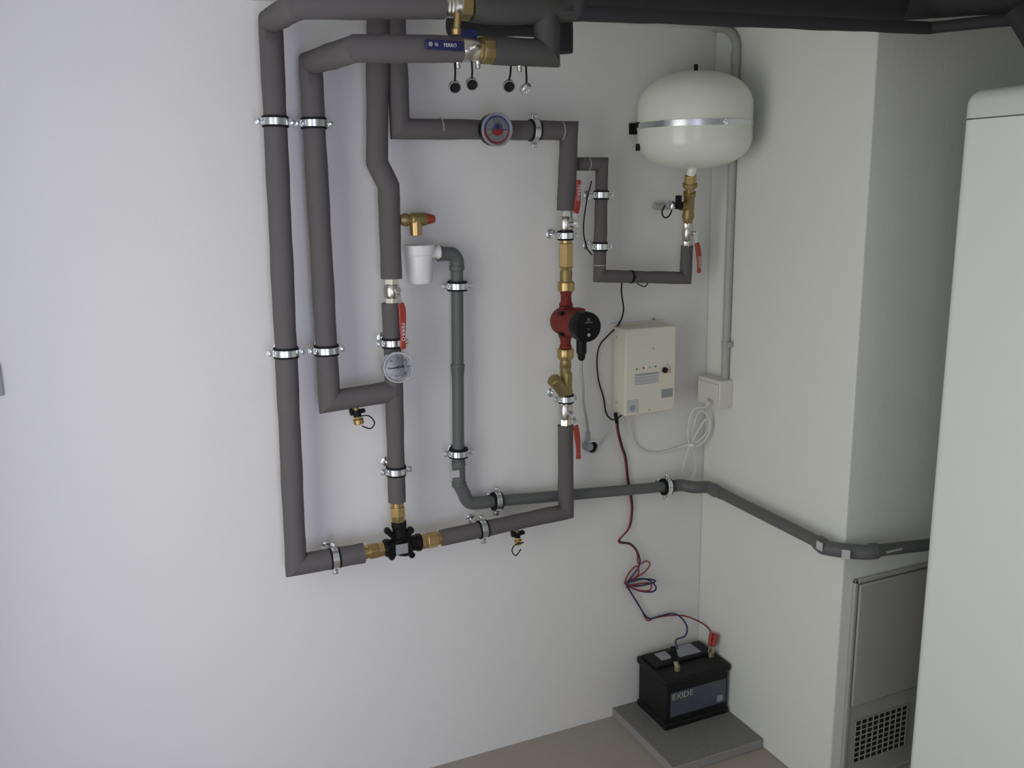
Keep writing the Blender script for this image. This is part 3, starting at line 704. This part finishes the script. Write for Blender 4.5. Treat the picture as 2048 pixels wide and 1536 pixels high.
# ------------------------------------------------------------------ control box
OB = .078
t = thing('control_box', W(1300, 828, 0), 'cream wall-mounted control box with small lamps, right of the pump', 'control box')
tl = W(1252, 658, OB); tr = W(1352, 652, OB); bl = W(1249, 831, OB); br = W(1351, 822, OB)
xa, xb = (tl.x+bl.x)/2, (tr.x+br.x)/2; za, zb2 = (bl.z+br.z)/2, (tl.z+tr.z)/2
bw, bh = xb-xa, zb2-za; bc = V(((xa+xb)/2, 0, (za+zb2)/2))
MB().box((bc.x, -.003, bc.z), (bw+.008, .006, bh+.016)).build('back_plate', M_cream, t, bevel=.001)
MB().box((bc.x, -.005-(OB-.005)/2, bc.z), (bw, OB-.005, bh)).build('cover', M_cream, t, bevel=.004)
def on_box(px, py, o=0): p = W(px, py, OB); return V((p.x, -OB-o, p.z))
for (px, py, mm, lab) in ((1273, 738, M_green, 'green lamp'), (1287, 736, M_redw, 'red lamp'), (1299, 735, M_conduit, 'pale lamp'), (1311, 733, M_green, 'green lamp')):
    MB().lathe(on_box(px, py), NB, [(0, .0028), (.0015, .0028), (.0028, .0015)], 14).build('indicator_lamp', mm, t, label=lab)
p = on_box(1329, 740); MB().lathe(p, NB, [(0, .0085), (.008, .0080), (.009, .0065)], 24).build('key_switch', M_black, t)
MB().box(p+V((.0035, -.0092, -.001)), (.006, .0008, .008)).build('key_slot', M_redw, t, label='dark red slot')
mb = MB().box(on_box(1335, 729, .0004), (.010, .0008, .002)); mb.box(on_box(1340, 739, .0004), (.0015, .0008, .022)); mb.build('switch_frame', M_stick, t)
a, b = on_box(1269, 748), on_box(1317, 765); pn = MB().box(((a.x+b.x)/2, -OB-.0004, (a.z+b.z)/2), (b.x-a.x, .0008, abs(a.z-b.z))).build('instruction_label', M_lab, t, label='silver printed label')
for k in range(4):
    z_ = a.z-.004-(abs(a.z-b.z)-.006)*k/3; MB().box(((a.x+b.x)/2-(.003 if k % 2 else 0), -OB-.0010, z_), ((b.x-a.x)*(.92 if k % 2 == 0 else .8), .0004, .0012)).build('text_line', M_ink if k == 0 else M_stick, pn)
a, b = on_box(1323, 779), on_box(1345, 793); MB().box(((a.x+b.x)/2, -OB-.0004, (a.z+b.z)/2), (b.x-a.x, .0008, abs(a.z-b.z))).build('sticker', M_stick, t, label='small grey rectangular sticker')
a, b = on_box(1254, 801), on_box(1277, 824); MB().box(((a.x+b.x)/2, -OB-.0004, (a.z+b.z)/2), (b.x-a.x, .0008, abs(a.z-b.z))).build('sticker', M_lab, t, label='square sticker with a round stamp')
MB().lathe(on_box(1265, 816, .0008), NB, [(0, .0095), (.0004, .0095)], 24).build('round_stamp', M_stick, t)
for (px, py) in ((1307, 697), (1299, 820)): MB().lathe(on_box(px, py), NB, [(0, .003), (.0012, .0026)], 12).build('screw', M_steel, t)
for (px, py) in ((1223, 676), (1221, 806)):
    q = W(px, py, .03); MB().lathe(V((xa, -.03, q.z)), -X, [(0, .003), (.0015, .0026)], 12).build('screw', M_steel, t)
for (px, py, lab) in ((1238, 645, 'left dark screw head in the wall above the control box'), (1307, 639, 'right dark screw head in the wall above the control box')):
    q = W(px, py, 0); tag(MB().lathe(q, NB, [(0, .0048), (.003, .0048), (.005, .003)], 16).build('wall_screw', M_stick), lab, 'screw')

# thin black sensor cable
bx = V((xa+.010, -.045, za))
pts = [W(1183, 362, OG-.005), W(1172, 410, .05), W(1167, 460, .05), W(1174, 495, .06), W(1184, 510, OG)]
tag(MB().tube(crom(pts), .0018, n=8).build('sensor_wire', M_rub), 'thin black wire bowed out left of the thin U-shaped pipe', 'cable')
gx = on_run(G2, G3, px=1244)
pts = [gx-Z*.012, W(1243, 586, .05), W(1247, 620, .02), W(1238, 648, .012), W(1215, 672, .02), W(1200, 690, .02), W(1194, 718, .012), W(1197, 760, .008), W(1207, 795, .006), W(1212, 825, .008), W(1222, 838, .02), W(1232, 838, .04), bx-Z*.004]
tag(MB().tube(crom(pts), .0021, n=8).build('sensor_wire', M_rub), 'long thin black wire hanging from the U-shaped pipe to the control box', 'cable')
c = on_run(G2, G3, px=1262); tag(MB().lathe(c, G3-G2, [(-.003, .0168), (-.003, .0185), (.003, .0185), (.003, .0168)], 30, closed=True).box(c+NB*.020, (.006, .005, .006)).build('cable_tie', M_rub), 'black cable tie around the bottom stretch of the thin U-shaped pipe', 'cable tie')
pts = [W(1274, 567, OG), W(1282, 571, OG+.01), W(1290, 573, OG+.01), W(1296, 566, OG)]
tag(MB().tube(crom(pts), .0015, n=8).build('tie_tail', M_rub), 'short black wire loop under the thin U-shaped pipe, right of its cable tie', 'cable')

# battery leads
bx0_, bx1_, by0_ = -.238, -.014, -.178
def lead(pts, r, m, name, label): return tag(MB().tube(crom(pts, 8), r, n=8).build(name, m), label, 'cable')
base = [(1234, 834, .045), (1236, 860, .03), (1244, 893, .012), (1251, 915, .010), (1256, 960, .010), (1262, 992, .010), (1264, 1020, .010), (1258, 1055, .012), (1238, 1081, .03)]
def off_(l, dx, dy, do=0): return [W(x+dx, y+dy, o+do) for x, y, o in l]
low1 = [(1262, 1088, .02), (1276, 1106, .014), (1279, 1130, .012), (1262, 1155, .012), (1252, 1168, .014), (1275, 1158, .03), (1308, 1160, .04), (1305, 1166, .04), (1275, 1172, .02), (1254, 1170, .014), (1280, 1182, .03), (1306, 1183, .035), (1311, 1172, .035), (1290, 1158, .02), (1256, 1166, .014)]
low2 = [(1257, 1176, .012), (1276, 1208, .010), (1296, 1236, .010), (1320, 1232, .012), (1345, 1227, .02), (1362, 1235, .05), (1374, 1254, .07), (1370, 1272, .09), (1352, 1280, .12)]
low3 = [(1257, 1178, .012), (1278, 1210, .012), (1294, 1240, .012), (1308, 1236, .014), (1340, 1231, .02), (1370, 1232, .03), (1400, 1244, .05), (1417, 1257, .06)]
lead(off_(base, 1, 0)+off_(low1, 0, 0, .004)+off_(low2, 0, 0, .004)+[V((bx0_+.060, by0_+.035, .268))], .0026, M_bluw, 'battery_lead', 'dark blue battery lead with loops, hanging from the control box to the battery')
loopr = [(1260, 1089, .024), (1274, 1105, .018), (1277, 1128, .016), (1292, 1122, .03), (1300, 1128, .034), (1290, 1143, .03), (1270, 1156, .02), (1250, 1168, .018), (1258, 1146, .02), (1274, 1132, .02), (1276, 1150, .02), (1256, 1166, .018), (1276, 1180, .036), (1300, 1180, .04), (1298, 1166, .03), (1256, 1172, .018)]
lead(off_(base, -1.5, 2, .003)+off_(loopr, 0, 0)+off_(low3, 0, 0)+[V((bx1_-.015, by0_+.061, .262))], .0024, M_redw, 'battery_lead', 'red battery lead with loops, ending at the red clip')
MBx = MB().cyl(W(1231, 826, .045), W(1234, 846, .045), .0055, n=12).build('cable_gland', M_black); tag(MBx, 'black cable gland where the leads leave the control box', 'cable gland')

# ------------------------------------------------------------------ conduit, junction box, white cable
t = thing('conduit', S(1446, 745, .012), 'pale grey vertical conduit on the chimney side behind the expansion tank', 'conduit')
k0 = S(1449, 760, .012); k1 = S(1472, 115, .012); k0.y = k1.y = (k0.y+k1.y)/2; rk = .0115
MB().cyl(k0, k1, rk, n=20).build('conduit_tube', M_conduit, t)
kz = [S(px, py, .012) for px, py in ((1471, 88), (1466, 71), (1456, 61), (1442, 56))]; kz[0].y = k1.y
MB().tube(crom([k1]+kz+[V((-.012, -.014, kz[-1].z+.002))], 6), rk, n=16).lathe(k1-Z*.02, Z, [(0, rk+.0016), (.035, rk+.0016)], 20).build('conduit_bend', M_conduit, t)
q = on_run(k0, k1, py=688); MB().lathe(q-Z*.008, Z, [(0, rk+.0015), (.016, rk+.0015)], 20).box(q+V((0, -.016, 0)), (.014, .012, .016)).build('saddle_clip', M_conduit, t, bevel=.001)
t = thing('junction_box', S(1452, 812, 0), 'white square socket box on the chimney side below the conduit', 'socket box')
ja, jb = S(1466, 760, 0), S(1466, 812, 0)
jy0 = (ja.y+jb.y)/2; jy1 = -.028; jz0, jz1 = jb.z-.004, ja.z
MB().box((-.024, (jy0+jy1)/2, (jz0+jz1)/2), (.048, jy1-jy0, jz1-jz0)).build('box_body', M_boxw, t, bevel=.003)
MB().box((-.050, (jy0+jy1)/2, (jz0+jz1)/2-.004), (.004, (jy1-jy0)*.9, (jz1-jz0)*.82)).build('hinged_lid', M_boxw, t, bevel=.0015)
# white cable with coil
t = thing('white_cable', W(1385, 870, .02), 'coiled white cable hanging below the white socket box', 'cable')
c0 = V((-.052, (jy0+jy1)/2, jz0+.02))
def wc(l, r=.0030): return MB().tube(crom([W(x, y, o) if True else None for x, y, o in l], 8), r, n=8)
MB().tube(crom([c0, W(1418, 806, .12), W(1408, 815, .10), W(1398, 815, .07), W(1385, 822, .05), W(1377, 850, .04), W(1378, 885, .035), W(1392, 893, .035), W(1410, 880, .05), W(1421, 855, .06), W(1415, 830, .06), W(1400, 822, .05), W(1388, 850, .035), W(1380, 888, .03)], 8), .0032, n=8).build('coil_loop', M_wht_cable, t)
MB().tube(crom([W(1380, 888, .03), W(1372, 915, .02), W(1366, 940, .016), W(1372, 955, .016), W(1384, 955, .018), W(1391, 935, .02), W(1388, 905, .026), W(1383, 888, .032), W(1396, 862, .045), W(1412, 838, .055), W(1420, 845, .055), W(1408, 872, .045), W(1386, 889, .032)], 8), .0032, n=8).build('coil_loop', M_wht_cable, t)
MB().tube(crom([W(1380, 889, .03), W(1355, 896, .012), W(1320, 905, .006), W(1290, 902, .006), W(1270, 885, .006), W(1262, 862, .012), V((xa+.03, -.03, za+.002))], 8), .0030, n=8).build('lead', M_wht_cable, t)
MB().lathe(W(1383, 889, .034), Z, [(-.004, .009), (.004, .009)], 16).build('cable_tie', M_white, t)
tag(MB().tube(crom([W(1196, 893, .004), W(1207, 884, .004), W(1216, 868, .005), W(1228, 856, .012), V((xa+.016, -.025, za+.002))], 8), .0028, n=8).build('white_cable', M_wht_cable), 'short white cable from the round wall socket up to the control box', 'cable')

# ------------------------------------------------------------------ slab and battery
sz = .03
sl = MB().box((-.161, -.170, sz/2), (.322, .340, sz)); sl.mi = [1]*6; sl.mi[5] = 0
for i, f in enumerate(sl.f):
    zs = [sl.v[k].z for k in f]; sl.mi[i] = 0 if min(zs) > sz-.001 else 1
tag(sl.build('stone_slab', [M_slab, M_slab_lit], bevel=.002), 'grey speckled stone slab on the floor under the battery', 'stone slab')
bx0, bx1, by0, by1 = -.238, -.014, -.178, -.022; bzt = .188
t = thing('car_battery', ((bx0+bx1)/2, (by0+by1)/2, sz), 'black car battery with blue label standing on the stone slab', 'battery')
bm = MB().box(((bx0+bx1)/2, (by0+by1)/2, (sz+.0+bzt-.03)/2+sz/2*0), (1, 1, 1)); bm = MB()
zc0, zc1 = sz+.0005, .176
bm.box(((bx0+bx1)/2, (by0+by1)/2, (zc0+zc1)/2), (bx1-bx0, by1-by0, zc1-zc0))
bm.box(((bx0+bx1)/2, (by0+by1)/2, zc0+.009), (bx1-bx0+.008, by1-by0+.008, .018))
bm.build('case', M_batt, t, bevel=.003)
lm = MB().box(((bx0+bx1)/2, (by0+by1)/2, .187), (bx1-bx0+.012, by1-by0+.012, .022)); 
lm.box(((bx0+bx1)/2, (by0+by1)/2+.030, .202), (bx1-bx0-.008, .080, .012)); lm.build('lid', M_batt, t, bevel=.004)
lx = (bx0+bx1)/2
fl = MB().box((lx+.004, by0-.0006, .110), (bx1-bx0-.02, .0012, .080)).build('front_label', M_battl, t, label='blue and grey printed label')
text('EXIDE', .026, (lx-.055, by0-.0014, .134), X, Z, M_glue, fl, width=.075)
MB().box((bx1-.028, by0-.0016, .088), (.022, .0008, .020)).build('label_stamp', M_battg, fl)
tl_ = MB().box((lx-.052, by1-.045, .2084), (.040, .045, .0008)).build('top_label', M_battg, t, label='grey top label')
text('EXIDE', .012, (lx-.052, by1-.052, .2090), X, Y, M_glue, tl_, width=.034)
MB().box((lx+.030, by1-.045, .2084), (.080, .060, .0008)).build('top_label', M_battg, t, label='grey top label')
tp = [V((bx0+.060, by0+.035, .198)), V((bx1-.020, by0+.060, .198))]
for q in tp: MB().lathe(q, Z, [(0, .0095), (.017, .0085)], 20).build('terminal', M_lead, t)
def clip(q, ang, m, label):
    t = thing('battery_clip', q, label, 'battery clip'); d = V((math.cos(ang)*.25, math.sin(ang)*.25, 1)).normalized(); s = V((-math.sin(ang), math.cos(ang), 0))
    for k in (-1, 1):
        a = q + s*(k*.008) + Z*.004; b = q + s*(k*.005)+d*.026; c = q + s*(k*.0075)+d*.066
        MB().strip([a, b], .011, .002, d.cross(s)).build('jaw', M_lead, t)
        MB().strip([b, b.lerp(c, .5)+s*(k*.001), c], lambda f: .019-.003*f, .0125, d.cross(s)).build('handle', m, t, bevel=.003)
    MB().cyl(q+d*.026-s*.010, q+d*.026+s*.010, .004, n=12).build('spring', M_zinc, t)
    return q+d*.060
clip(tp[0]+Z*.008, 2.4, M_black, 'black battery clip on the left terminal of the car battery')
clip(tp[1]+Z*.008, .5, M_redp, 'red battery clip on the far terminal, next to the chimney side')

# ------------------------------------------------------------------ soot door
t = thing('soot_door', Fc(1750, 1500, 0), 'grey steel soot door with ventilation grille on the chimney front', 'soot door')
fa = Fc(1708, 1157, 0); fx0 = fa.x-.004; fx1 = fx0+.30; ztop = Fc(1712, 1157, .0).z; yf = -DC
def fb_(x0, x1, z0_, z1_, t0, t1): return MB().box(((x0+x1)/2, yf-(t0+t1)/2, (z0_+z1_)/2), (x1-x0, t1-t0, z1_-z0_))
fr = fb_(fx0, fx0+.012, .03, ztop, 0, .010); fr.box(((fx0+fx1)/2, yf-.005, ztop-.006), (fx1-fx0, .010, .012)); fr.box((fx1-.006, yf-.005, ztop/2), (.012, .010, ztop-.03)); fr.box(((fx0+fx1)/2, yf-.005, .036), (fx1-fx0, .010, .012))
fr.build('door_frame', M_steel, t, bevel=.003)
zl = Fc(1705, 1413, .008).z
fb_(fx0+.016, fx1-.014, zl, ztop-.016, .0005, .012).build('door_leaf', M_steel, t, bevel=.004)
g0, g1 = Fc(1711, 1443, .004), Fc(1815, 1407, .004); g2 = Fc(1706, 1526, .004)
gx0, gx1, gz1, gz0 = g0.x, g1.x, (g0.z+g1.z)/2, g2.z
fb_(fx0+.012, fx1-.012, .042, zl-.004, .0004, .003).build('lower_panel', M_steel, t)
gr = fb_(gx0, gx1, gz0, gz1, .003, .0038).build('grille_shade', M_dark, t, label='black sheet painting the shade behind the mesh')  # thin black sheet stands in for the shade inside the vent
mb = MB(); nx, nz = 9, 8
for i in range(nx+1): xx = gx0+(gx1-gx0)*i/nx; mb.box((xx, yf-.0055, (gz0+gz1)/2), (.0030, .002, gz1-gz0))
for i in range(nz+1): zz_ = gz0+(gz1-gz0)*i/nz; mb.box(((gx0+gx1)/2, yf-.0057, zz_), (gx1-gx0, .002, .0030))
mb.build('grille', M_steel, t)

# ------------------------------------------------------------------ boiler
t = thing('boiler', (.5, -1.1, 0), 'large white boiler cabinet at the right edge, in front of the chimney', 'boiler')
BX, BY = W(1920, 240, .76).x, -.76
zs_ = W(1920, 240, .76).z; ztp = W(1945, 181, .76).z
def rbox(x0, x1, y0_, y1_, z0_, z1_, r, k=8):
    pts = []
    for (cx_, cy_, a0) in ((x1-r, y1_-r, 0), (x0+r, y1_-r, 90), (x0+r, y0_+r, 180), (x1-r, y0_+r, 270)):
        for i in range(k+1): a = math.radians(a0+90*i/k); pts.append(V((cx_+r*math.cos(a), cy_+r*math.sin(a), z0_)))
    return MB().poly(pts, V((0, 0, z1_-z0_)))
rbox(BX, BX+.62, BY-.70, BY, .02, zs_-.0015, .03).build('cabinet_body', M_boil, t, sharp=30)
rbox(BX+.012, BX+.60, BY-.68, BY-.012, 0, .02, .03).build('plinth', M_dark, t)
cap = MB(); rc_ = .034; loops = [(0, 0)] + [(rc_*(1-math.cos(math.pi/2*i/6)), rc_*math.sin(math.pi/2*i/6)) for i in range(7)]
zb0 = zs_+.0015; zt0 = ztp-rc_; L = []
for i, (ins, up_) in enumerate(loops):
    b = rbox(BX+ins, BX+.62-ins, BY-.70+ins, BY-ins, 0, 1, max(.03-ins, .004)).v; h = len(b)//2
    L.append([V((p.x, p.y, zb0 if i == 0 else zt0+up_)) for p in b[:h]])
n_ = len(L[0]); vs = [p for l in L for p in l]; fs = []
for i in range(len(L)-1):
    for k in range(n_): q_ = (k+1) % n_; fs.append((i*n_+k, i*n_+q_, (i+1)*n_+q_, (i+1)*n_+k))
fs.append(tuple((len(L)-1)*n_+k for k in range(n_)))
cap.add(vs, fs).build('top_cover', M_boilcap, t, sharp=50)
rbox(BX+.006, BX+.61, BY-.69, BY-.006, zs_-.004, zs_+.004, .03).build('seam', M_stick, t)

# small grey fitting at the left frame edge
q = W(-4, 758, 0); tag(MB().box(q+NB*.006, (.018, .012, m2(66, q))).build('wall_switch', M_stick, bevel=.003), 'small grey fitting on the wall at the left frame edge', 'switch')
